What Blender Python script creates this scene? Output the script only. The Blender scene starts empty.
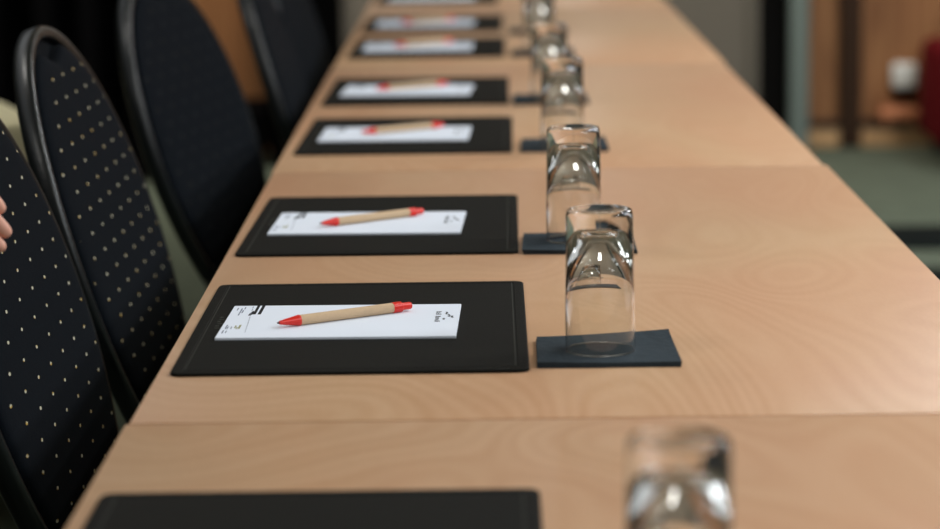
import bpy, bmesh, math, random
from math import sin, cos, pi, sqrt
from mathutils import Vector, Matrix
random.seed(4)
T = 0.74                       # table-top height above the floor
col = bpy.context.scene.collection

# ------------------------------------------------------------------ helpers
class MB:
    def __init__(s): s.b = bmesh.new()
    def loft(s, rings, close_u=True, cap0=True, cap1=True):
        vr = [[s.b.verts.new(p) for p in r] for r in rings]
        n = len(rings[0])
        for a, b in zip(vr, vr[1:]):
            for i in range(n if close_u else n - 1):
                j = (i + 1) % n
                try: s.b.faces.new((a[i], a[j], b[j], b[i]))
                except ValueError: pass
        if cap0: s.b.faces.new(list(reversed(vr[0])))
        if cap1: s.b.faces.new(vr[-1])
        return vr
    def box(s, x0, x1, y0, y1, z0, z1, bev=0.0, seg=2, M=None):
        r = bmesh.ops.create_cube(s.b, size=1.0)
        vs = r['verts']
        for v in vs:
            v.co = Vector((x0 + (v.co.x + .5) * (x1 - x0), y0 + (v.co.y + .5) * (y1 - y0), z0 + (v.co.z + .5) * (z1 - z0)))
        if bev > 0:
            es = list({e for v in vs for e in v.link_edges})
            rr = bmesh.ops.bevel(s.b, geom=es, offset=bev, segments=seg, affect='EDGES', profile=.5)
            vs = list({v for f in rr['faces'] for v in f.verts} | {v for v in vs if v.is_valid})
        if M is not None:
            for v in vs: v.co = M @ v.co
        return s
    def tube(s, pts, r, n=10, cap=True):
        pts = [Vector(p) for p in pts]
        rr = r if isinstance(r, (list, tuple)) else [r] * len(pts)
        rings = []
        up = Vector((0, 0, 1))
        prev = None
        for i, p in enumerate(pts):
            d = (pts[min(i + 1, len(pts) - 1)] - pts[max(i - 1, 0)]).normalized()
            if prev is None:
                a = d.cross(up)
                if a.length < .05: a = d.cross(Vector((1, 0, 0)))
            else:
                a = prev - d * prev.dot(d)
            a.normalize(); prev = a
            b = d.cross(a)
            rings.append([p + a * (rr[i] * cos(2 * pi * k / n)) + b * (rr[i] * sin(2 * pi * k / n)) for k in range(n)])
        s.loft(rings, True, cap, cap)
        return s
    def lathe(s, prof, n=48, close=False):
        rings = [[(r * cos(2 * pi * k / n), r * sin(2 * pi * k / n), z) for k in range(n)] for r, z in prof]
        if close: rings.append(rings[0])
        vr = s.loft(rings, True, False, False)
        if close: bmesh.ops.remove_doubles(s.b, verts=s.b.verts, dist=1e-7)
        return s
    def build(s, name, mat, parent=None, smooth=True, angle=40, loc=None, recalc=True):
        if recalc: bmesh.ops.recalc_face_normals(s.b, faces=s.b.faces)
        me = bpy.data.meshes.new(name)
        s.b.to_mesh(me); s.b.free()
        for m in (mat if isinstance(mat, list) else [mat]): me.materials.append(m)
        if smooth:
            for p in me.polygons: p.use_smooth = True
            try: me.set_sharp_from_angle(angle=math.radians(angle))
            except Exception: pass
        o = bpy.data.objects.new(name, me); col.objects.link(o)
        if parent is not None: o.parent = parent
        if loc is not None: o.location = loc
        return o

def LB(rings):
    m = MB(); m.loft(rings); return m

def tag(o, label=None, cat=None, group=None, kind=None):
    if label: o['label'] = label
    if cat: o['category'] = cat
    if group: o['group'] = group
    if kind: o['kind'] = kind
    return o
def empty(name, loc, rz=0):
    o = bpy.data.objects.new(name, None); col.objects.link(o)
    o.empty_display_size = .05
    o.location = loc; o.rotation_euler = (0, 0, rz)
    return o
def copy_tree(o, parent=None):
    c = o.copy(); col.objects.link(c)
    c.parent = parent
    for ch in list(o.children): copy_tree(ch, c)
    return c
def structure(o): o['kind'] = 'structure'; return o

# ------------------------------------------------------------------ materials
def new_mat(name):
    m = bpy.data.materials.new(name); m.use_nodes = True
    nt = m.node_tree; b = nt.nodes['Principled BSDF']
    return m, nt, b
def ln(c):  # sRGB 0-255 to linear
    return tuple(((v / 255) / 12.92 if v / 255 <= .04045 else (((v / 255) + .055) / 1.055) ** 2.4) for v in c) + (1,)
def plain(name, rgb, rough=.5, metal=0, spec=.5, bump=0, bscale=200, vary=.0, vscale=20):
    m, nt, b = new_mat(name)
    b.inputs['Base Color'].default_value = ln(rgb); b.inputs['Roughness'].default_value = rough
    b.inputs['Metallic'].default_value = metal; b.inputs['Specular IOR Level'].default_value = spec
    tc = nt.nodes.new('ShaderNodeTexCoord')
    nz = nt.nodes.new('ShaderNodeTexNoise'); nz.inputs['Scale'].default_value = vscale; nz.inputs['Detail'].default_value = 3
    nt.links.new(tc.outputs['Object'], nz.inputs['Vector'])
    mx = nt.nodes.new('ShaderNodeMix'); mx.data_type = 'RGBA'
    c = ln(rgb)
    mx.inputs['A'].default_value = tuple(v * (1 - vary) for v in c[:3]) + (1,)
    mx.inputs['B'].default_value = tuple(min(1, v * (1 + vary)) for v in c[:3]) + (1,)
    nt.links.new(nz.outputs['Fac'], mx.inputs['Factor'])
    nt.links.new(mx.outputs['Result'], b.inputs['Base Color'])
    if bump > 0:
        n2 = nt.nodes.new('ShaderNodeTexNoise'); n2.inputs['Scale'].default_value = bscale; n2.inputs['Detail'].default_value = 4
        nt.links.new(tc.outputs['Object'], n2.inputs['Vector'])
        bp = nt.nodes.new('ShaderNodeBump'); bp.inputs['Strength'].default_value = bump; bp.inputs['Distance'].default_value = .002
        nt.links.new(n2.outputs['Fac'], bp.inputs['Height']); nt.links.new(bp.outputs['Normal'], b.inputs['Normal'])
    return m

def wood(name, c_lo, c_hi, stretch=(5.0, 0.9, 5.0), rings=15, ring_amt=.5, rough=.42, fleck=True, spec=.4):
    """veneer: cathedral contour lines of a stretched noise field plus fine flecks along the grain"""
    m, nt, b = new_mat(name); N = nt.nodes.new; L = nt.links.new
    tc = N('ShaderNodeTexCoord'); oi = N('ShaderNodeObjectInfo')
    vm = N('ShaderNodeVectorMath'); vm.operation = 'MULTIPLY_ADD'
    L(oi.outputs['Location'], vm.inputs[0]); vm.inputs[1].default_value = (.37, 1.93, .7); L(tc.outputs['Object'], vm.inputs[2])
    mp = N('ShaderNodeMapping'); mp.inputs['Scale'].default_value = stretch; L(vm.outputs[0], mp.inputs['Vector'])
    nz = N('ShaderNodeTexNoise'); nz.inputs['Scale'].default_value = 1; nz.inputs['Detail'].default_value = 2; nz.inputs['Roughness'].default_value = .4; nz.inputs['Distortion'].default_value = .35
    L(mp.outputs[0], nz.inputs['Vector'])
    mu = N('ShaderNodeMath'); mu.operation = 'MULTIPLY'; mu.inputs[1].default_value = rings * 2 * pi; L(nz.outputs['Fac'], mu.inputs[0])
    sn = N('ShaderNodeMath'); sn.operation = 'SINE'; L(mu.outputs[0], sn.inputs[0])
    ab = N('ShaderNodeMapRange'); ab.inputs['From Min'].default_value = -1; ab.inputs['To Min'].default_value = 0; ab.inputs['To Max'].default_value = 1
    L(sn.outputs[0], ab.inputs['Value'])
    pw = N('ShaderNodeMath'); pw.operation = 'POWER'; pw.inputs[1].default_value = 3; L(ab.outputs[0], pw.inputs[0])
    # slow tonal drift
    n2 = N('ShaderNodeTexNoise'); n2.inputs['Scale'].default_value = .7; n2.inputs['Detail'].default_value = 3; L(mp.outputs[0], n2.inputs['Vector'])
    m3 = N('ShaderNodeMapping'); m3.inputs['Scale'].default_value = (stretch[0] * 60, stretch[1] * 22, stretch[2] * 60); L(vm.outputs[0], m3.inputs['Vector'])
    n3 = N('ShaderNodeTexNoise'); n3.inputs['Scale'].default_value = 1; n3.inputs['Detail'].default_value = 3; L(m3.outputs[0], n3.inputs['Vector'])
    a1 = N('ShaderNodeMath'); a1.operation = 'MULTIPLY'; a1.inputs[1].default_value = -ring_amt; L(pw.outputs[0], a1.inputs[0])
    a2 = N('ShaderNodeMath'); a2.operation = 'MULTIPLY_ADD'; a2.inputs[1].default_value = 1.5; L(n2.outputs['Fac'], a2.inputs[0]); L(a1.outputs[0], a2.inputs[2])
    a3 = N('ShaderNodeMath'); a3.operation = 'MULTIPLY_ADD'; a3.inputs[1].default_value = .9 if fleck else .0; L(n3.outputs['Fac'], a3.inputs[0]); L(a2.outputs[0], a3.inputs[2])
    mr = N('ShaderNodeMapRange'); mr.inputs['From Min'].default_value = .55; mr.inputs['From Max'].default_value = 1.6
    L(a3.outputs[0], mr.inputs['Value'])
    mx = N('ShaderNodeMix'); mx.data_type = 'RGBA'; mx.inputs['A'].default_value = ln(c_lo); mx.inputs['B'].default_value = ln(c_hi)
    L(mr.outputs[0], mx.inputs['Factor']); L(mx.outputs['Result'], b.inputs['Base Color'])
    b.inputs['Roughness'].default_value = rough; b.inputs['Specular IOR Level'].default_value = spec
    return m

def dotted_fabric(name, base, dot_a, dot_b):
    """woven cloth with a half-drop grid of small pale dots, laid out along the cloth itself (UV in metres)"""
    m, nt, b = new_mat(name); N = nt.nodes.new; L = nt.links.new
    uv = N('ShaderNodeUVMap'); uv.uv_map = 'cloth'
    sp = N('ShaderNodeSeparateXYZ'); L(uv.outputs[0], sp.inputs[0])
    def math_(op, a, bb=None, c=None):
        n = N('ShaderNodeMath'); n.operation = op
        for i, v in enumerate((a, bb, c)):
            if v is None: continue
            if isinstance(v, (int, float)): n.inputs[i].default_value = v
            else: L(v, n.inputs[i])
        return n.outputs[0]
    U, V = sp.outputs[0], sp.outputs[1]
    px, py = .060, .047
    def grid(off):
        u = math_('MULTIPLY_ADD', U, 1 / px, 100 + off); v = math_('MULTIPLY_ADD', V, 1 / py, 100 + off)
        fu = math_('MULTIPLY', math_('SUBTRACT', math_('FRACT', u), .5), px)
        fv = math_('MULTIPLY', math_('SUBTRACT', math_('FRACT', v), .5), py)
        e = math_('ADD', math_('POWER', math_('ABSOLUTE', math_('DIVIDE', fu, .0034)), 2), math_('POWER', math_('ABSOLUTE', math_('DIVIDE', fv, .0016)), 2))
        return math_('LESS_THAN', e, 1.0), math_('FLOOR', u), math_('FLOOR', v)
    d1, fu, fv = grid(0.0); d2, gu, gv = grid(0.5)
    dot = math_('MAXIMUM', d1, d2)
    wn = N('ShaderNodeTexWhiteNoise'); wn.noise_dimensions = '2D'
    cb = N('ShaderNodeCombineXYZ'); L(math_('ADD', fu, gu), cb.inputs[0]); L(math_('ADD', fv, gv), cb.inputs[1]); L(cb.outputs[0], wn.inputs['Vector'])
    mc = N('ShaderNodeMix'); mc.data_type = 'RGBA'; mc.inputs['A'].default_value = ln(dot_a); mc.inputs['B'].default_value = ln(dot_b)
    L(math_('GREATER_THAN', wn.outputs[0], .72), mc.inputs['Factor'])
    tc = N('ShaderNodeTexCoord')
    nz = N('ShaderNodeTexNoise'); nz.inputs['Scale'].default_value = 420; nz.inputs['Detail'].default_value = 3; L(tc.outputs['Object'], nz.inputs['Vector'])
    mb_ = N('ShaderNodeMix'); mb_.data_type = 'RGBA'; cc = ln(base)
    mb_.inputs['A'].default_value = tuple(v * .55 for v in cc[:3]) + (1,); mb_.inputs['B'].default_value = tuple(v * 1.5 for v in cc[:3]) + (1,)
    L(nz.outputs['Fac'], mb_.inputs['Factor'])
    mx = N('ShaderNodeMix'); mx.data_type = 'RGBA'; L(dot, mx.inputs['Factor']); L(mb_.outputs['Result'], mx.inputs['A']); L(mc.outputs['Result'], mx.inputs['B'])
    L(mx.outputs['Result'], b.inputs['Base Color'])
    b.inputs['Roughness'].default_value = .95; b.inputs['Specular IOR Level'].default_value = .1
    bp = N('ShaderNodeBump'); bp.inputs['Strength'].default_value = .4; bp.inputs['Distance'].default_value = .001
    L(nz.outputs['Fac'], bp.inputs['Height']); L(bp.outputs['Normal'], b.inputs['Normal'])
    return m

M = {}
def beech(name):
    """pale beech veneer: thin light and dark cathedral lines over a drift between straw and salmon"""
    m, nt, b = new_mat(name); N = nt.nodes.new; L = nt.links.new
    tc = N('ShaderNodeTexCoord'); oi = N('ShaderNodeObjectInfo')
    vm = N('ShaderNodeVectorMath'); vm.operation = 'MULTIPLY_ADD'
    L(oi.outputs['Location'], vm.inputs[0]); vm.inputs[1].default_value = (.37, 1.93, .7); L(tc.outputs['Object'], vm.inputs[2])
    def noise(scale, detail, dist=0, sc=1, rough=.5):
        mp = N('ShaderNodeMapping'); mp.inputs['Scale'].default_value = scale; L(vm.outputs[0], mp.inputs['Vector'])
        n = N('ShaderNodeTexNoise'); n.inputs['Scale'].default_value = sc; n.inputs['Detail'].default_value = detail; n.inputs['Distortion'].default_value = dist; n.inputs['Roughness'].default_value = rough
        L(mp.outputs[0], n.inputs['Vector']); return n.outputs['Fac']
    def m_(op, a, bb=None, c=None):
        n = N('ShaderNodeMath'); n.operation = op
        for k, v in enumerate((a, bb, c)):
            if v is None: continue
            if isinstance(v, (int, float)): n.inputs[k].default_value = v
            else: L(v, n.inputs[k])
        return n.outputs[0]
    field = noise((3.6, 1.5, 3.6), 1.2, .5)
    line = m_('SINE', m_('MULTIPLY', field, 190.0))
    line2 = m_('SINE', m_('MULTIPLY', field, 71.0))
    amt = noise((2.0, 1.0, 2.0), 1)                      # some zones are quieter
    drift = noise((3.0, 1.2, 3.0), 2, .6)
    fleck = noise((260, 55, 260), 2)
    v = m_('ADD', m_('MULTIPLY', line, .25), m_('MULTIPLY', line2, .16))
    v = m_('MULTIPLY', v, m_('MULTIPLY_ADD', amt, 2.0, -.3))
    v = m_('ADD', v, m_('MULTIPLY_ADD', fleck, .5, .25))
    cl = N('ShaderNodeClamp'); L(v, cl.inputs[0])
    dr = N('ShaderNodeMapRange'); dr.inputs['From Min'].default_value = .35; dr.inputs['From Max'].default_value = .65; L(drift, dr.inputs['Value'])
    a = N('ShaderNodeMix'); a.data_type = 'RGBA'; a.inputs['A'].default_value = ln((197, 149, 114)); a.inputs['B'].default_value = ln((196, 156, 118)); L(dr.outputs[0], a.inputs['Factor'])
    c = N('ShaderNodeMix'); c.data_type = 'RGBA'; c.inputs['A'].default_value = ln((208, 164, 129)); c.inputs['B'].default_value = ln((210, 174, 138)); L(dr.outputs[0], c.inputs['Factor'])
    x = N('ShaderNodeMix'); x.data_type = 'RGBA'; L(a.outputs['Result'], x.inputs['A']); L(c.outputs['Result'], x.inputs['B']); L(cl.outputs[0], x.inputs['Factor'])
    L(x.outputs['Result'], b.inputs['Base Color'])
    b.inputs['Roughness'].default_value = .36; b.inputs['Specular IOR Level'].default_value = .35
    return m
M['beech'] = beech('beech_veneer')
M['beech_edge'] = wood('beech_edging', (168, 126, 90), (186, 146, 108), stretch=(3, 1, 20), rings=6)
M['panel'] = wood('wall_panel_wood', (128, 84, 50), (172, 122, 78), stretch=(9, 9, .8), rings=9, ring_amt=.5, rough=.5)
M['panel_light'] = wood('light_panel_wood', (196, 150, 104), (226, 184, 134), stretch=(9, 9, .8), rings=6)
M['mat'] = plain('bonded_leather', (20, 20, 17), .7, spec=.1, bump=.25, bscale=450, vary=.12)
M['mat_line'] = plain('leather_crease', (46, 47, 42), .6, spec=.2)
M['paper'] = plain('pad_paper', (231, 238, 249), .8, spec=.2)
M['ink'] = plain('black_ink', (26, 26, 30), .7, spec=.2)
M['ink_grey'] = plain('grey_ink', (120, 128, 145), .8, spec=.2)
M['ink_olive'] = plain('olive_ink', (150, 150, 110), .8, spec=.2)
M['kraft'] = plain('kraft_card', (204, 176, 143), .75, spec=.25, vary=.08, vscale=300)
M['red'] = plain('red_plastic', (226, 42, 28), .32, spec=.5)
M['metal_tip'] = plain('dark_pen_point', (90, 80, 80), .3, metal=.8)
M['napkin'] = plain('navy_paper', (52, 61, 67), .9, spec=.15, bump=.8, bscale=120, vary=.2, vscale=60)
M['cloth'] = dotted_fabric('dotted_navy_cloth', (9, 14, 20), (196, 190, 166), (182, 150, 78))
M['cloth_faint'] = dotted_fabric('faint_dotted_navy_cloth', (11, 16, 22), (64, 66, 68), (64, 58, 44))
M['plain_cloth'] = plain('navy_cloth', (11, 14, 18), .95, spec=.1, bump=.3, bscale=400, vary=.2)
M['rim'] = plain('dark_coated_steel', (16, 20, 21), .33, spec=.4, bump=.12, bscale=260)
M['steel'] = plain('black_steel', (24, 26, 28), .4, metal=.3)
M['table_leg'] = plain('grey_steel', (70, 72, 74), .4, metal=.6)
M['under'] = plain('table_underside', (60, 48, 38), .8)
def glass_mat():
    m, nt, b = new_mat('clear_glass')
    b.inputs['Base Color'].default_value = (.985, .995, .985, 1); b.inputs['Roughness'].default_value = 0.0
    b.inputs['IOR'].default_value = 1.5; b.inputs['Transmission Weight'].default_value = 1.0
    return m
M['glass'] = glass_mat()

# ------------------------------------------------------------------ room shell
FY, BY = -3.2, 9.25        # front and back walls
LX, RX = -4.2, 4.6
CZ = 2.75
M['carpet'] = plain('green_grey_carpet', (96, 104, 90), .98, spec=.05, bump=.6, bscale=300, vary=.3, vscale=9)
M['wall_paint'] = plain('warm_grey_paint', (92, 88, 80), .85, spec=.2)
M['ceil_paint'] = plain('white_ceiling_paint', (205, 203, 196), .9, spec=.2)
M['drape'] = plain('black_drape', (7, 7, 8), .98, spec=.03)
M['grey_panel'] = plain('grey_partition_laminate', (108, 102, 92), .7, spec=.2, vary=.05, vscale=3)
M['teal_metal'] = plain('grey_green_metal', (120, 132, 126), .45, spec=.4)
M['dark_gap'] = plain('black_recess', (14, 13, 12), .9, spec=.1)
M['brown'] = plain('dark_brown_wood', (62, 42, 28), .6, spec=.3)
M['white_plastic'] = plain('white_socket_plastic', (225, 226, 220), .4)
M['burgundy'] = plain('burgundy_cloth', (104, 16, 24), .95, spec=.1, vary=.15)
M['cream'] = plain('cream_table_linen', (205, 196, 160), .9, spec=.1, vary=.04)

def slab(name, mat, x0, x1, y0, y1, z0, z1, bev=0, parent=None):
    cx, cy = (x0 + x1) / 2, (y0 + y1) / 2
    return MB().box(x0 - cx, x1 - cx, y0 - cy, y1 - cy, 0, z1 - z0, bev).build(name, mat, parent, smooth=bev > 0, loc=(cx, cy, z0))

structure(slab('floor', M['carpet'], LX - .1, RX + .1, FY - .1, BY + .4, -.1, 0))
structure(slab('ceiling', M['ceil_paint'], LX - .1, RX + .1, FY - .1, BY + .4, CZ, CZ + .1))
structure(slab('wall_left', M['wall_paint'], LX - .1, LX, FY, BY + .3, 0, CZ))
structure(slab('wall_right', M['wall_paint'], RX, RX + .1, FY, BY + .3, 0, CZ))
structure(slab('wall_front', M['wall_paint'], LX, RX, FY - .1, FY, 0, CZ))
structure(slab('wall_back', M['panel'], LX, RX, BY, BY + .1, 0, CZ))
# back-wall joinery to the right of the table
structure(slab('wall_partition', M['grey_panel'], -.50, .915, BY - .2, BY - .1, 0, CZ))
tr = structure(slab('trim_1', M['grey_panel'], .915, .955, BY - .215, BY - .1, 0, CZ, .004))
structure(slab('trim_2', M['dark_gap'], .955, 1.068, BY - .13, BY - .06, 0, CZ))
structure(slab('trim_3', M['teal_metal'], 1.066, 1.132, BY - .2, BY - .06, 0, CZ, .012))
structure(slab('trim_4', M['brown'], 1.262, 1.338, BY - .035, BY + .0, 0, CZ, .003))
structure(slab('baseboard_back', M['panel_light'], 1.132, RX, BY - .02, BY, 0, .068, .003))
structure(slab('trim_5', M['brown'], 1.132, RX, BY - .03, BY, .068, .098, .003))  # brown strip put in for the shadow line above the baseboard

# ------------------------------------------------------------------ tables
def make_table(name, x0, x1, y0, y1, label):
    t = empty(name, ((x0 + x1) / 2, (y0 + y1) / 2, 0))
    w, l = (x1 - x0) / 2, (y1 - y0) / 2 - .0020
    th = .025
    top = MB().box(-w, w, -l, l, T - th, T, .0008, 2).build('tabletop', M['beech'], t)
    MB().box(-w + .06, w - .06, -l + .09, -l + .115, T - .075, T - th).box(-w + .06, w - .06, l - .115, l - .09, T - .075, T - th)\
        .box(-w + .075, -w + .1, -l + .1, l - .1, T - .075, T - th).box(w - .1, w - .075, -l + .1, l - .1, T - .075, T - th).build('underframe', M['table_leg'], t, smooth=False)
    for sx in (-1, 1):
        for sy in (-1, 1):
            lg = MB().tube([(sx * (w - .04), sy * (l - .028), T - th), (sx * (w - .04), sy * (l - .028), .012)], .016, 16).build('leg', M['table_leg'], t)
            MB().tube([(sx * (w - .04), sy * (l - .028), .014), (sx * (w - .04), sy * (l - .028), 0)], .019, 16).build('foot_cap', M['steel'], lg)
    tag(t, label, 'table', 'row of conference tables')
    return t
make_table('conference_table', -.2750, .4345, .525, 1.925, 'nearest beech conference table, carrying the blurred foreground glass')
make_table('conference_table', -.2725, .4390, 1.925, 3.324, 'second beech conference table from the front, with the two sharpest pads and glasses')
make_table('conference_table', -.2745, .4345, 3.324, 4.716, 'third beech conference table from the front, past the clear seam at mid picture')
make_table('conference_table', -.2735, .4380, 4.716, 6.110, 'fourth beech conference table from the front, out of focus near the top edge')
make_table('conference_table', -.2735, .4370, 6.110, 7.505, 'farthest beech conference table, cut by the top edge of the photo')

# ------------------------------------------------------------------ desk mats
ORD = ['frontmost', 'first sharp', 'second', 'third', 'fourth', 'fifth', 'sixth', 'farthest']
def rrect(hx, hy, r, n=6):
    pts = []
    for cx, cy, a0 in ((hx - r, hy - r, 0), (-hx + r, hy - r, 90), (-hx + r, -hy + r, 180), (hx - r, -hy + r, 270)):
        for i in range(n + 1):
            a = math.radians(a0 + 90 * i / n); pts.append((cx + r * cos(a), cy + r * sin(a)))
    return pts
MT = .0032
def make_mat():
    t = empty('desk_mat', (0, 0, T))
    hx, hy = .1478, .205
    mb = MB()
    rings = []
    for ins, z in ((0.0008, 0), (0, .0008), (0, MT - .0009), (.0010, MT - .0001), (.0024, MT), (.0090, MT), (.0097, MT - .0005), (.0106, MT - .0005), (.0113, MT), (.06, MT)):
        rings.append([(x, y, z) for x, y in rrect(hx - ins, hy - ins, max(.009 - ins * .5, .003))])
    mb.loft(rings)
    mb.build('pad_body', M['mat'], t, smooth=False)
    # raised stitched border line near each short side
    for sx in (-1, 1):
        MB().box(sx * (hx - .0114) - .0005, sx * (hx - .0114) + .0005, -hy + .012, hy - .012, MT - .0003, MT + .0003).build('border_line', M['mat_line'], t, smooth=False)
    # blind-embossed small mark at the sitter's side edge
    mk = MB()
    for i, (dx, dy, lx, ly) in enumerate([(0, .034, .0016, .006), (.001, .024, .0022, .004), (-.0006, .014, .0014, .007), (.0014, .004, .0022, .004), (-.0004, -.006, .0016, .006), (.0006, -.016, .002, .004)]):
        mk.box(-.1285 + dx - lx, -.1285 + dx + lx, dy - ly * .5, dy + ly * .5, MT - .0002, MT + .00025)
    mk.build('embossed_mark', M['mat_line'], t, smooth=False)
    return t
mats = [(-.1148, 1.5035, -.004), (-.1129, 2.2935, -.003), (-.1120, 2.8765, -.012), (-.1085, 3.6900, -.012), (-.1072, 4.2860, -.010), (-.1063, 5.0880, -.016), (-.1062, 5.6830, -.020), (-.1100, 6.4640, -.02)]
mat_labels = ['black leather-look desk mat cut off by the bottom edge of the photo',
 'black desk mat with visible embossed border, beneath the sharpest notepad',
 'black desk mat under the second notepad, just before the table seam at mid picture',
 'black desk mat just beyond the mid-picture seam, under the third notepad',
 'black desk mat under the fourth notepad from the front',
 'blurred black desk mat under the fifth notepad from the front',
 'blurred black desk mat under the sixth notepad from the front',
 'farthest black desk mat, only a strip at the top edge of the photo']
proto = make_mat()
for i, (x, y, a) in enumerate(mats):
    o = proto if i == 0 else copy_tree(proto)
    o.location = (x, y, T); o.rotation_euler = (0, 0, a)
    tag(o, mat_labels[i], 'desk mat', 'desk mats along the table row')

# ------------------------------------------------------------------ notepads
PT = .0024
def make_pad():
    t = empty('notepad', (0, 0, 0))
    hx, hy = .105, .0745
    MB().box(-hx, hx, -hy, hy, 0, PT, .0003, 1).build('paper_block', M['paper'], t, smooth=False)
    z0, z1 = PT - .0002, PT + .00006
    def strokes(name, mat, rects, a=0):
        mb = MB()
        for x, y, lx, ly in rects: mb.box(x - lx / 2, x + lx / 2, y - ly / 2, y + ly / 2, z0, z1)
        return mb.build(name, mat, t, smooth=False)
    # foot of the page: twin black bars with a bird-like blot, tiny address lines, thin rule
    strokes('printed_bars', M['ink'], [(-.0822, .053, .0026, .042), (-.0776, .053, .0030, .042)])
    bm = MB()
    bm.loft([[(x, y, z) for x, y in ((-.0872, .026), (-.0846, .029), (-.0826, .036), (-.0822, .051), (-.0838, .046), (-.0850, .050), (-.0858, .040), (-.0868, .036))] for z in (z0, z1)])
    bm.build('printed_emblem', M['ink'], t, smooth=False)
    strokes('printed_rule', M['ink_grey'], [(-.0868 + .0006 * i, .066 - .0125 * i, .0006, .009) for i in range(10)])
    strokes('printed_lines', M['ink_grey'], [(-.0962, .050, .0012, .022), (-.0942, .046, .0012, .014), (-.0962, .033, .0012, .010), (-.0936, .062, .0010, .010), (-.1000, .058, .0010, .012)])
    strokes('printed_address', M['ink_grey'], [(-.1006, -.026, .0012, .018), (-.0990, -.030, .0010, .012), (-.1012, -.048, .0012, .014), (-.0984, -.048, .0010, .010), (-.0958, -.030, .0010, .010)])
    strokes('printed_footer', M['ink_olive'], [(-.0925, -.026, .0014, .012), (-.0908, -.031, .0012, .008), (-.0888, -.026, .0018, .018)])
    # head of the page: curled emblem with a two-word name under it, read from the chair side
    r = []
    y = .0385
    for w, h in ((.0042, .0034), (.0030, .0022), (.0034, .0030), None, (.0042, .0030), (.0028, .0024), (.0034, .0034), (.0030, .0022), (.0036, .0030)) if False else ((.0048, .0046), (.0034, .0040), (.0050, .0044), (0, .004), (.0048, .0052), (.0034, .0040), (.0036, .0046), (.0034, .0040), (.0048, .0044)):
        if w: r.append((.0836 + w / 2, y - h / 2, w, h * .78)); 
        y -= h + .0012
    strokes('printed_name', M['ink'], r)
    em = MB()
    pts = [(.0925, .036), (.0938, .031), (.0925, .027), (.0950, .024), (.0966, .019), (.0950, .015), (.0972, .013), (.0990, .017), (.0985, .010), (.1000, .008)]
    for (a, b), (c, d) in zip(pts, pts[1:]):
        v = Vector((c - a, d - b)); n = Vector((-v.y, v.x)).normalized() * .0008
        em.loft([[(a + n.x, b + n.y, z), (c + n.x, d + n.y, z), (c - n.x, d - n.y, z), (a - n.x, b - n.y, z)] for z in (z0, z1)])
    em.box(.0905, .0925, .000, .006, z0, z1)
    em.build('printed_crest', M['ink'], t, smooth=False)
    return t
pads = [(-.1305, 2.2950, -.024), (-.1300, 2.8640, -.036), (-.1262, 3.6790, -.03), (-.1255, 4.2700, -.05), (-.1265, 5.0720, -.02), (-.1246, 5.6540, -.02), (-.1250, 6.4400, -.02)]
pad_labels = ['sharp white notepad with black logo, nearest of the pads, on the first full desk mat',
 'second white notepad from the front, slightly soft, on the mat before the mid seam',
 'third white notepad from the front, on the mat just beyond the mid seam',
 'fourth white notepad from the front, blurred, red-tipped pen across it',
 'fifth white notepad from the front, strongly blurred',
 'sixth white notepad from the front, strongly blurred near the top edge',
 'farthest white notepad, a pale strip at the top edge']
proto = make_pad()
for i, (x, y, a) in enumerate(pads):
    o = proto if i == 0 else copy_tree(proto)
    o.location = (x, y, T + MT); o.rotation_euler = (0, 0, a)
    tag(o, pad_labels[i], 'notepad', 'notepads on the desk mats')

# ------------------------------------------------------------------ pens
PR = .0049
def make_pen():
    t = empty('ballpoint_pen', (0, 0, 0))          # lies along +x, tip at -x, resting on z=0
    def lx(prof, name, mat, parent):
        mb = MB()
        n = 28
        mb.loft([[(x, r * cos(2 * pi * k / n), PR + r * sin(2 * pi * k / n)) for k in range(n)] for x, r in prof])
        return mb.build(name, mat, parent, angle=35)
    lx([(-.047, .00462), (.0500, .00462)], 'barrel', M['kraft'], t)
    tip = lx([(-.0672, .0011), (-.0668, .0016), (-.062, .0025), (-.050, .0044), (-.048, .0049), (-.0465, .0049), (-.0465, .004)], 'tip_cone', M['red'], t)
    lx([(-.0690, .0005), (-.0687, .0008), (-.0668, .0010)], 'writing_point', M['metal_tip'], tip)
    cap = lx([(.0495, .004), (.0495, .0049), (.0585, .0049), (.0592, .0044)], 'end_cap', M['red'], t)
    lx([(.0590, .0034), (.0680, .0034), (.0692, .0030), (.0696, .0018)], 'push_button', M['red'], cap)
    return t
pens = [(-.1277, 2.2990, .575), (-.1268, 2.8690, .640), (-.1175, 3.6980, .60), (-.1200, 4.2890, .58), (-.1175, 5.1000, .62), (-.1205, 5.6600, .62)]
pen_labels = ['sharp kraft-barrelled pen with red ends on the nearest notepad',
 'kraft and red ballpoint pen lying on the second notepad from the front',
 'kraft and red ballpoint pen lying on the third notepad from the front',
 'blurred kraft and red pen lying on the fourth notepad from the front',
 'blurred kraft and red pen lying on the fifth notepad from the front',
 'blurred kraft and red pen on the sixth notepad, farthest of the pens']
proto = make_pen()
for i, (x, y, a) in enumerate(pens):
    o = proto if i == 0 else copy_tree(proto)
    o.location = (x, y, T + MT + PT); o.rotation_euler = (0, 0, a)
    tag(o, pen_labels[i], 'pen', 'pens on the notepads')

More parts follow.
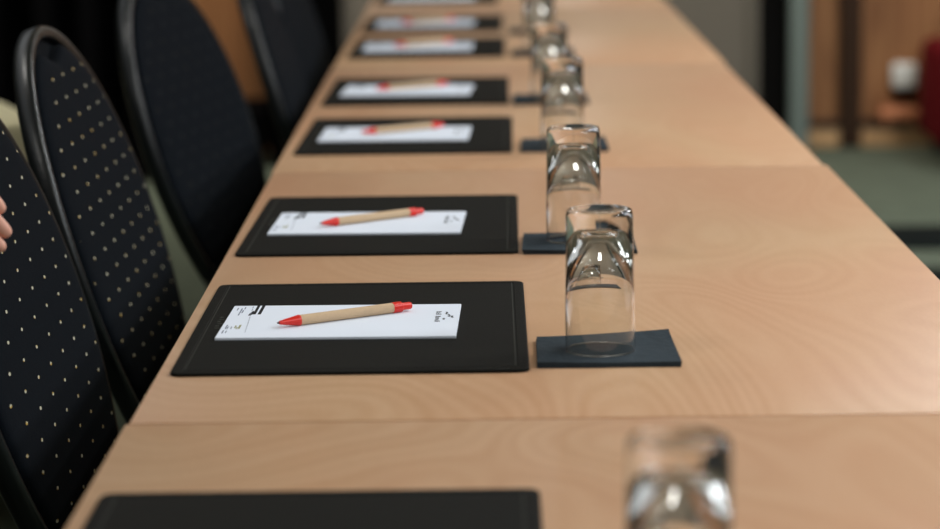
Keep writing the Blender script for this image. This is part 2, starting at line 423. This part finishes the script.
# ------------------------------------------------------------------ napkins
NT = .0042
def make_napkin(seed, corners=None, name='paper_napkin'):
    """folded paper napkin: stacked plies, slightly lifted and waved at the free edges"""
    rnd = random.Random(seed)
    c = corners or [(-.0585, -.0575), (.060, -.058), (.0575, .0585), (-.058, .057)]
    t = MB()
    n = 16; ph = rnd.random() * 6
    plies = 4
    for k in range(plies):
        z0 = k * NT / plies; z1 = z0 + NT / plies * .86
        sh = (rnd.random() - .5) * .0012 * k
        def P(u, v, z, k=k, sh=sh):
            x = (1 - v) * ((1 - u) * c[0][0] + u * c[1][0]) + v * ((1 - u) * c[3][0] + u * c[2][0])
            y = (1 - v) * ((1 - u) * c[0][1] + u * c[1][1]) + v * ((1 - u) * c[3][1] + u * c[2][1])
            edge = max(abs(u - .5), abs(v - .5)) * 2
            lift = max(0, edge - .72) ** 2 * .008 * (k / plies) * (1 + sin(ph + 5 * u + 3 * v))
            lift += .004 * max(0, u + v - 1.55) ** 2 * (k / plies) * 4
            return (x + sh, y + sh + .0006 * sin(9 * u + ph), z + lift)
        top = [[t.b.verts.new(P(i / n, j / n, z1)) for i in range(n + 1)] for j in range(n + 1)]
        bot = [[t.b.verts.new(P(i / n, j / n, z0)) for i in range(n + 1)] for j in range(n + 1)]
        for j in range(n):
            for i in range(n):
                t.b.faces.new((top[j][i], top[j][i + 1], top[j + 1][i + 1], top[j + 1][i]))
                t.b.faces.new((bot[j][i], bot[j + 1][i], bot[j + 1][i + 1], bot[j][i + 1]))
        per = [(0, i) for i in range(n)] + [(j, n) for j in range(n)] + [(n, i) for i in range(n, 0, -1)] + [(j, 0) for j in range(n, 0, -1)]
        for q in range(len(per)):
            a, b = per[q], per[(q + 1) % len(per)]
            t.b.faces.new((top[a[0]][a[1]], bot[a[0]][a[1]], bot[b[0]][b[1]], top[b[0]][b[1]]))
    return t.build(name, M['napkin'], None, angle=30)
naps = [(.0990, 2.1620, 0), (.0985, 2.7230, -.03), (.1075, 3.5450, -.02), (.1060, 4.1260, -.015), (.1120, 4.9340, -.02), (.1150, 5.4350, -.02)]
nap_labels = ['sharp folded navy paper napkin under the nearest whole glass',
 'folded navy napkin beside the second desk mat, half hidden behind the sharp glass',
 'folded navy napkin beside the mat just past the mid seam',
 'blurred navy napkin beside the fourth mat from the front',
 'blurred navy napkin beside the fifth mat from the front',
 'blurred navy napkin beside the sixth mat, farthest of the napkins']
for i, (x, y, a) in enumerate(naps):
    cs = [(-.0585, -.0582), (.0605, -.0590), (.0584, .0668), (-.0568, .0530)] if i == 0 else None
    o = make_napkin(i + 3, cs)
    o.location = (x, y, T + .0002); o.rotation_euler = (0, 0, a)
    tag(o, nap_labels[i], 'napkin', 'navy napkins beside the desk mats')

# ------------------------------------------------------------------ drinking glasses (upside down)
def make_glass():
    R0, R1, H = .0296, .0280, .1205
    prof = []
    # rim on the table (z=0), up the outside, over the base, down the inside
    prof += [(R0 - .0009, .0002), (R0 - .0006, 0), (R0 - .0002, .0003), (R0 - .00003, .0008), (R0 - .00003, .0014), (R0 - .00005, .0022)]
    for i in range(1, 9): prof.append((R0 + (R1 - R0) * i / 9, min(.0024 + (H - .0075) * i / 8, H - .0045) if i < 9 else H - .0042))
    prof += [(R1 - .0001, H - .0036), (R1 - .0006, H - .0018), (R1 - .0016, H - .0006), (R1 - .0034, H), (R1 - .0062, H), (R1 - .0090, H - .0010), (.010, H - .0022), (.0002, H - .0025)]
    inner = [(.0002, H - .0170), (.005, H - .0171), (.0100, H - .0175), (.0128, H - .0185), (.0147, H - .0204), (.0165, H - .0245), (.0194, H - .0310), (.0221, H - .0380), (.0243, H - .0455), (.0259, H - .0530), (.0270, H - .0610), (.0277, H - .0700), (.0281, H - .0810), (.0283, H - .0980), (.0284, H - .1090), (.02845, .0030), (.02845, .0022), (R0 - .00112, .0014), (R0 - .00110, .0008)]
    prof += inner
    mb = MB(); mb.lathe(prof, 72, close=True)
    # close the two tiny pole holes
    bmesh.ops.holes_fill(mb.b, edges=[e for e in mb.b.edges if len(e.link_faces) == 1], sides=100)
    return mb.build('drinking_glass', M['glass'], None, angle=50)
glasses = [(.1022, 1.3640, T), (.0950, 2.1560, T + NT), (.0934, 2.7330, T + NT), (.1056, 3.5160, T + NT), (.1030, 4.0950, T + NT), (.1050, 4.9200, T + NT), (.1130, 5.4300, T + NT)]
glass_labels = ['blurred upturned glass cut by the bottom edge, nearest the camera',
 'sharp upturned drinking glass on the front navy napkin',
 'upturned glass right behind the sharp one, on the second napkin',
 'upturned glass on the third napkin, sparkling with blurred highlights',
 'blurred upturned glass on the fourth napkin from the front',
 'blurred upturned glass on the fifth napkin, its top cut by the photo edge',
 'farthest blurred upturned glass, mostly hidden behind the fifth napkin glass']
proto = make_glass()
for i, (x, y, z) in enumerate(glasses):
    o = proto if i == 0 else copy_tree(proto)
    o.location = (x, y, z + .0003); o.rotation_euler = (0, 0, i * .7)
    tag(o, glass_labels[i], 'glass', 'upturned drinking glasses')

# ------------------------------------------------------------------ chairs
ZT, ZB, CW, CK, CC, ZM, PB = .224, -.244, .245, .314, -.123, -.024, .455
def back_x(z): return -CK * z + CC * z * z
def half_w(z):
    if z > ZM: return CW * sqrt(max(0, 1 - ((z - ZM) / (ZT - ZM)) ** 2.2))
    return CW * (1 - PB * ((ZM - z) / (ZM - ZB)) ** 2)
def outline(n=36):
    """closed outline (y, z) of the backrest, dense near the arch top"""
    right = []
    for i in range(n + 1):
        if i <= n // 3: z = ZB + (ZM - ZB) * i / (n // 3)
        else:
            a = (i - n // 3) / (n - n // 3) * pi / 2
            z = ZM + (ZT - ZM) * sin(a)
        right.append((half_w(z), z))
    left = [(-y, z) for y, z in reversed(right[:-1])]
    pts = right + left
    # rounded lower edge between the two ends
    w = half_w(ZB)
    pts += [(-w * .8, ZB - .012), (-w * .4, ZB - .018), (0, ZB - .02), (w * .4, ZB - .018), (w * .8, ZB - .012)]
    return pts
def inset(pts, d):
    n = len(pts); out = []
    for i in range(n):
        a = Vector(pts[i - 1]); b = Vector(pts[(i + 1) % n]); t = (b - a).normalized()
        nrm = Vector((-t.y, t.x))
        out.append((pts[i][0] + nrm.x * d, pts[i][1] + nrm.y * d))
    return out
def make_chair():
    t = empty('conference_chair', (0, 0, 0))
    O = outline(); n = len(O)
    g = (Vector((CK, 0, 1))).normalized(); nx = Vector((g.z, 0, g.x))      # outward (front) normal of the back
    def P(y, z, d): return Vector((back_x(z), y, z + T)) + nx * d
    # rim: rounded bar swept round the outline, 24 mm deep
    sec = [(0, -.018), (.003, -.021), (.010, -.021), (.013, -.018), (.0135, -.004), (.011, .0002), (.0065, .0012), (.002, .0002), (0, -.003)]
    rings = []
    ins = [inset(O, d) for d, _ in sec]
    for i in range(n): rings.append([P(ins[k][i][0], ins[k][i][1], sec[k][1]) for k in range(len(sec))])
    mb = MB(); mb.loft(rings + [rings[0]], True, False, False); bmesh.ops.remove_doubles(mb.b, verts=mb.b.verts, dist=1e-6)
    fr = mb.build('back_frame', M['rim'], t, angle=50)
    # back shell: thin panel closing the rear
    I = inset(O, .006)
    mb = MB(); mb.loft([[P(y, z, -.0190) for y, z in I], [P(y, z, -.0115) for y, z in I]]); mb.build('back_shell', M['plain_cloth'], t, smooth=False)
    # padded dotted front, set in from the rim and lower at the arch
    A = [(y, min(z, ZT - .012 - .03 * (1 - min(1, abs(y) / .12)))) for y, z in inset(O, .018)]
    cz = -.02
    mb = MB(); rr = []
    for f, d in ((1.0, -.0112), (1.0, -.003), (.992, .001), (.975, .0035), (.94, .005), (.85, .006), (.7, .0065), (.5, .007), (.3, .007), (.1, .007)):
        rr.append([P(y * f, cz + (z - cz) * f, d) for y, z in A])
    vr = mb.loft(rr, True, True, True)
    rimverts = {v for r_ in vr[:3] for v in r_}
    uvl = mb.b.loops.layers.uv.new('cloth')
    for f in mb.b.faces:
        edge = any(v in rimverts for v in f.verts)      # the turned-in sides of the pad carry no dots
        for l in f.loops: l[uvl].uv = (.015, .0) if edge else (l.vert.co.y + .0122, (l.vert.co.z - T) * sqrt(1 + CK * CK) + .010)
    mb.build('backrest', M['cloth'], t, angle=70)
    # seat
    mb = MB()
    S = [(x * 1.0, y) for x, y in rrect(.205, .200, .06)]
    rr = []
    for s_, z in ((.90, -.325), (.98, -.318), (1.0, -.300), (1.0, -.285), (.97, -.270), (.88, -.262), (.6, -.258), (.2, -.257)):
        rr.append([(.285 + x * s_, y * s_, z + T) for x, y in S])
    mb.loft(rr)
    uvl = mb.b.loops.layers.uv.new('cloth')
    for f in mb.b.faces:
        for l in f.loops: l[uvl].uv = (l.vert.co.y, l.vert.co.x)
    mb.build('seat', M['cloth'], t, angle=60)
    MB().tube([(.10, -.185, T - .335), (.47, -.185, T - .335), (.47, .185, T - .335), (.10, .185, T - .335), (.10, -.185, T - .335)], .011, 10).build('seat_frame', M['rim'], t)
    for s in (-1, 1):
        MB().tube([(back_x(-.20), s * .150, T - .20), (.062, s * .165, T - .27), (.06, s * .185, T - .335), (.02, s * .19, T - .5), (-.06, s * .195, .006)], .0115, 12).build('leg', M['rim'], t)
        MB().tube([(.45, s * .185, T - .335), (.468, s * .19, T - .5), (.48, s * .195, .006)], .0115, 12).build('leg', M['rim'], t)
    return t
chairs = [(-.436, 2.422, -.027), (-.431, 2.930, -.029), (-.439, 3.937, -.193), (-.340, 4.450, 0), (-.370, 5.180, 0), (-.400, 5.800, 0)]
chair_labels = ['nearest navy chair with pale dots, filling the lower left of the photo',
 'second navy dotted chair with its whole arched rim visible at left',
 'third dark chair from the front, turned slightly, arch cut by the top edge',
 'fourth dark chair from the front, tucked close to the table, right of the wood panel',
 'fifth dark blurred chair from the front, overlapping behind the fourth',
 'farthest dark blurred chair along the left side of the tables']
proto = make_chair()
for i, (x, y, a) in enumerate(chairs):
    o = proto if i == 0 else copy_tree(proto)
    o.location = (x + (0 if i == 0 else .010), y, 0); o.rotation_euler = (0, 0, a)
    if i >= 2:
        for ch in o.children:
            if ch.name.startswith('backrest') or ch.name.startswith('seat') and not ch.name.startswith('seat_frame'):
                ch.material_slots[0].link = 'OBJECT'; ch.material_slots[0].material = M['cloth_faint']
    tag(o, chair_labels[i], 'chair', 'chairs along the left of the tables')

# ------------------------------------------------------------------ background things
# black drape hung in folds at the far left
mb = MB(); top = []
pts = []
for i in range(181):
    x = LX + .05 + (-1.03 - LX - .05) * i / 180
    pts.append((x, 8.55 + .045 * sin(i * .72) + .015 * sin(i * .31)))
ring = pts + [(x, y + .01) for x, y in reversed(pts)]
mb.loft([[(x, y, z) for x, y in ring] for z in (.01, 1.3, CZ - .02)])
dr = mb.build('black_curtain', M['drape'], None)
tag(dr, 'black floor-length drape hanging behind the first chairs at upper left', 'curtain')
mb = MB(); pts = [(-.735 + .255 * i / 40, 8.86 + .025 * sin(i * .8)) for i in range(41)]
ring = pts + [(x, y + .01) for x, y in reversed(pts)]
mb.loft([[(x, y, z) for x, y in ring] for z in (.01, 1.3, CZ - .02)])
tag(mb.build('black_curtain', M['drape'], None), 'narrow black drape behind the farthest chairs, right of the wood panel', 'curtain')
# black low cabinet in front of the wood panelling
cb = empty('low_cabinet', (-1.06, 9.0, 0))
MB().box(-.34, .30, -.22, .22, .04, .19, .006).build('body', M['drape'], cb)
MB().box(-.35, .31, -.23, .225, .19, .205, .004).build('top_board', M['drape'], cb)
MB().box(-.32, .28, -.20, .20, 0, .04).build('plinth', M['drape'], cb, smooth=False)
tag(cb, 'low black cabinet in front of the wood panel, seen between the chairs', 'cabinet')
# cream cloth-covered table at left
ct = empty('side_table', (0, 0, 0))
A = Vector((-.705, 4.205)); d = Vector((.38, -.925)).normalized(); nin = Vector((d.y, -d.x))
Cs = [A, A + nin * .62, A + nin * .62 - d * .95, A - d * .95]
zt = T - .03
def off(Cs, k):
    c = sum(Cs, Vector((0, 0))) / 4
    return [c + (p - c) * k for p in Cs]
c0 = off(Cs, .97)
LB([[(p.x, p.y, z) for p in c0] for z in (zt - .03, zt - .003)]).build('tabletop', M['under'], ct, smooth=False)
for p in off(Cs, .86): MB().tube([(p.x, p.y, zt - .03), (p.x, p.y, 0)], .02, 12).build('leg', M['table_leg'], ct)
tag(ct, 'small side table hidden under a cream cloth, left behind the chairs', 'table')
mb = MB(); rings = []
def dens(Cs, m=14):
    o = []
    for i in range(4):
        a, b = Cs[i], Cs[(i + 1) % 4]
        o += [a.lerp(b, k / m) for k in range(m)]
    return o
base = dens(Cs); cen = sum(Cs, Vector((0, 0))) / 4
for s_, z, wv in ((.2, zt, 0), (.97, zt, 0), (1.0, zt - .006, 0), (1.004, zt - .03, .002), (1.01, zt - .25, .012), (1.02, zt - .48, .02)):
    r = []
    for k, p in enumerate(base):
        e = (p - cen); q = cen + e * s_ + e.normalized() * wv * sin(k * 1.7)
        r.append((q.x, q.y, z))
    rings.append(r)
mb.loft(rings, True, True, False)
tag(mb.build('tablecloth', M['cream'], None, angle=60), 'cream tablecloth draped over the side table, between the first two chairs', 'tablecloth')

# wall socket; the dark block below it stands in for its shadow
sk = empty('wall_socket', (1.489, BY - .001, T - .487))
MB().box(-.043, .043, -.045, 0, -.044, .044, .012, 3).build('cover_box', M['white_plastic'], sk)
MB().box(-.040, .040, -.040, 0, -.080, -.045, .004).build('socket_shadow', M['dark_gap'], sk)
tag(sk, 'white plastic wall socket on the wood panelling at upper right', 'socket')
lg = empty('wall_ledge', (1.475, BY - .001, T - .615))
M['ledge'] = plain('reddish_ledge_wood', (214, 140, 98), .5)
MB().box(-.075, .060, -.075, 0, -.020, .016, .004).build('shelf_board', M['ledge'], lg)
for s in (-1, 1): MB().box(s * .05 - .006, s * .05 + .006, -.05, 0, -.05, -.011, .002).build('bracket', M['ledge'], lg)
tag(lg, 'small reddish wooden ledge on the wall under the white socket', 'shelf')
# burgundy upholstered armchair at the right edge
ac = empty('armchair', (1.945, 8.80, 0))
def cushion(name, x0, x1, y0, y1, z0, z1, b): return MB().box(x0, x1, y0, y1, z0, z1, b, 4).build(name, M['burgundy'], ac)
cushion('armrest', -.42, -.25, -.32, .34, .05, .40, .045); cushion('armrest', .25, .42, -.32, .34, .05, .40, .045)
cushion('seat', -.26, .26, -.30, .30, .08, .30, .04); cushion('backrest', -.26, .26, .20, .36, .10, .62, .05)
for sx in (-1, 1):
    for sy in (-.27, .29): MB().tube([(sx * .36, sy, .06), (sx * .36, sy, 0)], [.02, .015], 10).build('leg', M['steel'], ac)
tag(ac, 'dark red upholstered armchair cut by the right edge of the photo', 'armchair')
# furniture shadow on the carpet at the right, put in as thin dark strips
M['strip'] = plain('floor_shadow_tone', (20, 26, 25), .95, spec=.08)
for i, (y0, y1, lab) in enumerate(((6.98, 7.36, 'dark strip standing in for shadow on the carpet, the far one of two at right'), (6.30, 6.66, 'dark strip standing in for shadow on the carpet, the near one of two by the table edge'))):
    o = MB().box(-1.4, 1.4, -(y1 - y0) / 2, (y1 - y0) / 2, 0, .008, .003).build('shadow_strip', M['strip'], None, loc=(2.45, (y0 + y1) / 2, .0005))
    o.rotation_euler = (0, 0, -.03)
    tag(o, lab, 'painted shadow', 'shadow strips on the carpet')

# ------------------------------------------------------------------ person whose fingertips show at the left edge
M['skin'] = plain('skin', (226, 168, 146), .5, spec=.35, vary=.06, vscale=40)
M['shirt'] = plain('dark_shirt', (30, 34, 42), .9, spec=.1)
M['trouser'] = plain('dark_trousers', (22, 23, 26), .9, spec=.1)
M['hair'] = plain('brown_hair', (50, 34, 24), .7)
def skinned(name, nodes, edges, mat, parent=None, root=0, sub=2):
    me = bpy.data.meshes.new(name)
    keys = list(nodes); idx = {k: i for i, k in enumerate(keys)}
    me.from_pydata([nodes[k][0] for k in keys], [(idx[a], idx[b]) for a, b in edges], [])
    o = bpy.data.objects.new(name, me); col.objects.link(o)
    if parent: o.parent = parent
    sm = o.modifiers.new('skin', 'SKIN'); sm.use_smooth_shade = True
    for i, k in enumerate(keys):
        sv = me.skin_vertices[0].data[i]; r = nodes[k][1]
        sv.radius = r if isinstance(r, tuple) else (r, r); sv.use_root = (i == root)
    ss = o.modifiers.new('sub', 'SUBSURF'); ss.levels = sub; ss.render_levels = sub
    dg = bpy.context.evaluated_depsgraph_get()
    m2 = bpy.data.meshes.new_from_object(o.evaluated_get(dg))
    o.modifiers.clear(); o.data = m2
    o.data.materials.clear(); o.data.materials.append(mat)
    for p in m2.polygons: p.use_smooth = True
    return o
V3 = Vector
bx, by = -.92, 1.84
N = {'pelvis': (V3((bx, by, .93)), (.15, .105)), 'belly': (V3((bx + .01, by, 1.10)), (.135, .10)), 'chest': (V3((bx, by, 1.30)), (.155, .11)), 'collar': (V3((bx, by, 1.43)), (.10, .075)),
     'neck': (V3((bx + .01, by, 1.50)), .052), 'jaw': (V3((bx + .035, by, 1.565)), (.066, .072)), 'head': (V3((bx + .025, by, 1.640)), (.088, .108)), 'crown': (V3((bx + .01, by, 1.700)), (.078, .095)),
     'shL': (V3((bx, by + .17, 1.395)), .058), 'elL': (V3((-.81, 2.075, 1.115)), .040), 'wrL': (V3((-.560, 2.118, .958)), (.026, .020)), 'pmL': (V3((-.505, 2.130, .925)), (.034, .016)),
     'shR': (V3((bx, by - .17, 1.395)), .058), 'elR': (V3((bx - .04, by - .23, 1.11)), .040), 'wrR': (V3((bx + .05, by - .25, .86)), .026), 'pmR': (V3((bx + .065, by - .25, .79)), (.036, .018))}
E_ = [('pelvis', 'belly'), ('belly', 'chest'), ('chest', 'collar'), ('collar', 'neck'), ('neck', 'jaw'), ('jaw', 'head'), ('head', 'crown'),
      ('collar', 'shL'), ('shL', 'elL'), ('elL', 'wrL'), ('wrL', 'pmL'), ('collar', 'shR'), ('shR', 'elR'), ('elR', 'wrR'), ('wrR', 'pmR')]
for s, n in ((1, 'L'), (-1, 'R')):
    N.update({'hp' + n: (V3((bx, by + s * .09, .88)), .092), 'kn' + n: (V3((bx + .015, by + s * .10, .50)), .058), 'an' + n: (V3((bx - .01, by + s * .10, .10)), .040), 'to' + n: (V3((bx + .15, by + s * .11, .045)), (.04, .03))})
    E_ += [('pelvis', 'hp' + n), ('hp' + n, 'kn' + n), ('kn' + n, 'an' + n), ('an' + n, 'to' + n)]
# left hand: tips as they hang in front of the nearest chair, index highest
tips = {'ix': (V3((-.4035, 2.150, T + .1345)), .0078, V3((-.497, 2.136, T + .213))), 'md': (V3((-.3985, 2.146, T + .1150)), .0080, V3((-.497, 2.138, T + .190))), 'rg': (V3((-.4065, 2.142, T + .1060)), .0075, V3((-.500, 2.138, T + .170))), 'pk': (V3((-.4400, 2.138, T + .1060)), .0066, V3((-.506, 2.136, T + .152)))}
for k, (tp, r, kn) in tips.items():
    tp = tp + V3((.002, 0, -.006)) + (V3((.004, -.002, -.002)) if k == 'rg' else V3()); kn = kn + V3((.002, 0, -.006))
    m1 = kn.lerp(tp, .48) + V3((.006, 0, .007)); m2_ = kn.lerp(tp, .78) + V3((.004, 0, .004))
    N['k' + k] = (kn, r * 1.15); N['a' + k] = (m1, r * 1.05); N['b' + k] = (m2_, r * .98); N['t' + k] = (tp, r * .78)
    E_ += [('pmL', 'k' + k), ('k' + k, 'a' + k), ('a' + k, 'b' + k), ('b' + k, 't' + k)]
N['th0'] = (V3((-.520, 2.118, T + .215)), .012); N['th1'] = (V3((-.482, 2.108, T + .232)), .010); N['th2'] = (V3((-.455, 2.108, T + .222)), .0075)
E_ += [('wrL', 'th0'), ('th0', 'th1'), ('th1', 'th2')]
for i in range(4):
    y = by - .25 + (i - 1.5) * .004; x = bx + .065 + (i - 1.5) * .019
    N['rk%d' % i] = (V3((x, y, .745)), .009); N['ra%d' % i] = (V3((x + .002, y + .004, .705)), .008); N['rt%d' % i] = (V3((x - .002, y + .012, .672 + abs(i - 1.4) * .006)), .006)
    E_ += [('pmR', 'rk%d' % i), ('rk%d' % i, 'ra%d' % i), ('ra%d' % i, 'rt%d' % i)]
N['rth'] = (V3((bx + .105, by - .235, .80)), .011); N['rtt'] = (V3((bx + .120, by - .225, .755)), .008); E_ += [('wrR', 'rth'), ('rth', 'rtt')]
person = skinned('person', N, E_, M['skin'], sub=3)
hv = [v for v in person.data.vertices if v.co.z > 1.53]
fx = max(v.co.x for v in hv)
def push(c, r, d):
    for v in hv:
        q = v.co - V3(c); w_ = math.exp(-(q.x * q.x + q.y * q.y + q.z * q.z) / (r * r))
        v.co += V3(d) * w_
for z_, d_ in ((1.640, .006), (1.622, .014), (1.608, .022)): push((fx, by, z_), .012, (d_, 0, 0))          # nose
push((fx - .005, by, 1.572), .012, (.007, 0, 0)); push((fx - .005, by, 1.560), .010, (.006, 0, 0)); push((fx - .012, by, 1.535), .018, (.010, 0, 0))  # lips, chin
for s_ in (1, -1):
    push((fx - .010, by + s_ * .031, 1.640), .014, (-.009, 0, 0))                                            # eye sockets
    push((bx + .02, by + s_ * .080, 1.622), .016, (-.006, s_ * .022, 0))                                     # ears
tag(person, 'person at the left edge, only bare fingertips showing before the nearest chair', 'person')
def sub(keys, grow):
    o = {}
    for k in keys:
        p, r = N[k]; o[k] = (p, tuple(v + grow for v in r) if isinstance(r, tuple) else r + grow)
    return o
ks = ['belly', 'chest', 'collar', 'shL', 'elL', 'shR', 'elR']
S = sub(ks, .024); S['hem'] = (V3((bx, by, .86)), (.190, .145)); S['cuL'] = (N['elL'][0].lerp(N['wrL'][0], .80), .036); S['cuR'] = (N['elR'][0].lerp(N['wrR'][0], .85), .036)
skinned('shirt', S, [e for e in E_ if e[0] in S and e[1] in S] + [('elL', 'cuL'), ('elR', 'cuR'), ('belly', 'hem')], M['shirt'], person)
S = sub(['belly', 'pelvis', 'hpL', 'knL', 'anL', 'hpR', 'knR', 'anR'], .012)
skinned('trousers', S, [e for e in E_ if e[0] in S and e[1] in S], M['trouser'], person)
for s in (1, -1):
    LB([[(bx + .04 + x * k, by + s * .105 + y * k, z) for x, y in rrect(.14, .05, .045)] for k, z in ((.97, 0), (1, .02), (.95, .05), (.6, .085))]).build('shoe', M['steel'], person)
mb = MB(); bmesh.ops.create_uvsphere(mb.b, u_segments=24, v_segments=14, radius=1)
for v in list(mb.b.verts):
    if v.co.z < -.15 + .5 * v.co.x: v.co.z = -.15 + .5 * v.co.x if v.co.x > -.2 else max(v.co.z, -.75)
    v.co = Vector((bx + .012 + v.co.x * .112, by + v.co.y * .098, 1.675 + v.co.z * .100))
mb.build('hair', M['hair'], person)
for s_ in (1, -1):
    mb = MB(); bmesh.ops.create_uvsphere(mb.b, u_segments=16, v_segments=10, radius=.0115)
    near_ = min(hv, key=lambda v: (v.co - V3((fx - .01, by + s_ * .031, 1.640))).length)
    mb.build('eye', M['white_plastic'], person, loc=near_.co + V3((-.006, 0, 0)))

# ------------------------------------------------------------------ light
def area(name, loc, sx, sy, power, color=(1, 1, 1), target=None, shape='RECTANGLE'):
    l = bpy.data.lights.new(name, 'AREA'); l.shape = shape; l.size = sx; l.size_y = sy; l.energy = power; l.color = color
    o = bpy.data.objects.new(name, l); col.objects.link(o); o.location = loc
    d = (Vector(target) - Vector(loc)) if target else Vector((0, 0, -1))
    o.rotation_euler = d.to_track_quat('-Z', 'Y').to_euler()
    return o
cool = (.92, .96, 1.0)
for i, (x, y) in enumerate([(x, y) for x in (2.1, 3.1) for y in (-.6, 1.2, 3.0, 4.8, 6.6)]):
    area('ceiling_panel.%03d' % i, (x, y, CZ - .03), .45, .45, 24.5, cool)
area('ceiling_glow_left', (-1.9, 4.0, CZ - .03), 1.2, 8.0, 20, cool)
area('back_wall_fill', (.9, 7.7, CZ - .03), 3.6, .3, 42, (1, .92, .82), (.9, BY, .7))  # added lamp without a visible source, brightens the back wall
area('panel_fill', (-.55, 8.1, 2.3), .2, .2, 30, (1, .92, .82), (-.88, BY, .45))  # unseen fill added to lift the wood panel behind the chairs
area('back_window', (.40, BY - .25, 1.95), .12, .5, .8, (1, .98, .95), (.1, 2.5, T))
for i, (x, y) in enumerate(((1.0, .4), (1.45, .8), (1.1, 2.7), (1.5, 3.0), (1.1, 4.6), (1.5, 4.9), (-1.2, 1.4), (-1.2, 3.6))):
    area('downlight.%03d' % i, (x, y, CZ - .05), .07, .07, 6, (1, .97, .92), shape='DISK')
w = bpy.data.worlds.new('world'); bpy.context.scene.world = w; w.use_nodes = True
w.node_tree.nodes['Background'].inputs[0].default_value = (.5, .52, .55, 1); w.node_tree.nodes['Background'].inputs[1].default_value = .1

# ------------------------------------------------------------------ camera (fitted to the photograph)
cd = bpy.data.cameras.new('camera'); cam = bpy.data.objects.new('camera', cd); col.objects.link(cam)
FPX, pit, yaw, roll, CH = 2608.07, .171524, -.006398, -.014655, .452406
cd.sensor_width = 36; cd.lens = FPX / 940 * 36; cd.clip_start = .02; cd.clip_end = 100
f = Vector((sin(yaw) * cos(pit), cos(yaw) * cos(pit), -sin(pit)))
ri = Vector((cos(yaw), -sin(yaw), 0)); up = ri.cross(f)
R = cos(roll) * ri + sin(roll) * up; U = -sin(roll) * ri + cos(roll) * up
cam.matrix_world = Matrix(((R.x, U.x, -f.x, 0), (R.y, U.y, -f.y, 0), (R.z, U.z, -f.z, T + CH), (0, 0, 0, 1)))
cd.dof.use_dof = True; cd.dof.focus_distance = 2.42; cd.dof.aperture_fstop = 4.5
sc = bpy.context.scene
sc.camera = cam
sc.view_settings.view_transform = 'Standard'
sc.view_settings.look = 'None'
sc.cycles.max_bounces = 16; sc.cycles.transmission_bounces = 14; sc.cycles.glossy_bounces = 6
sc.cycles.sample_clamp_indirect = 8
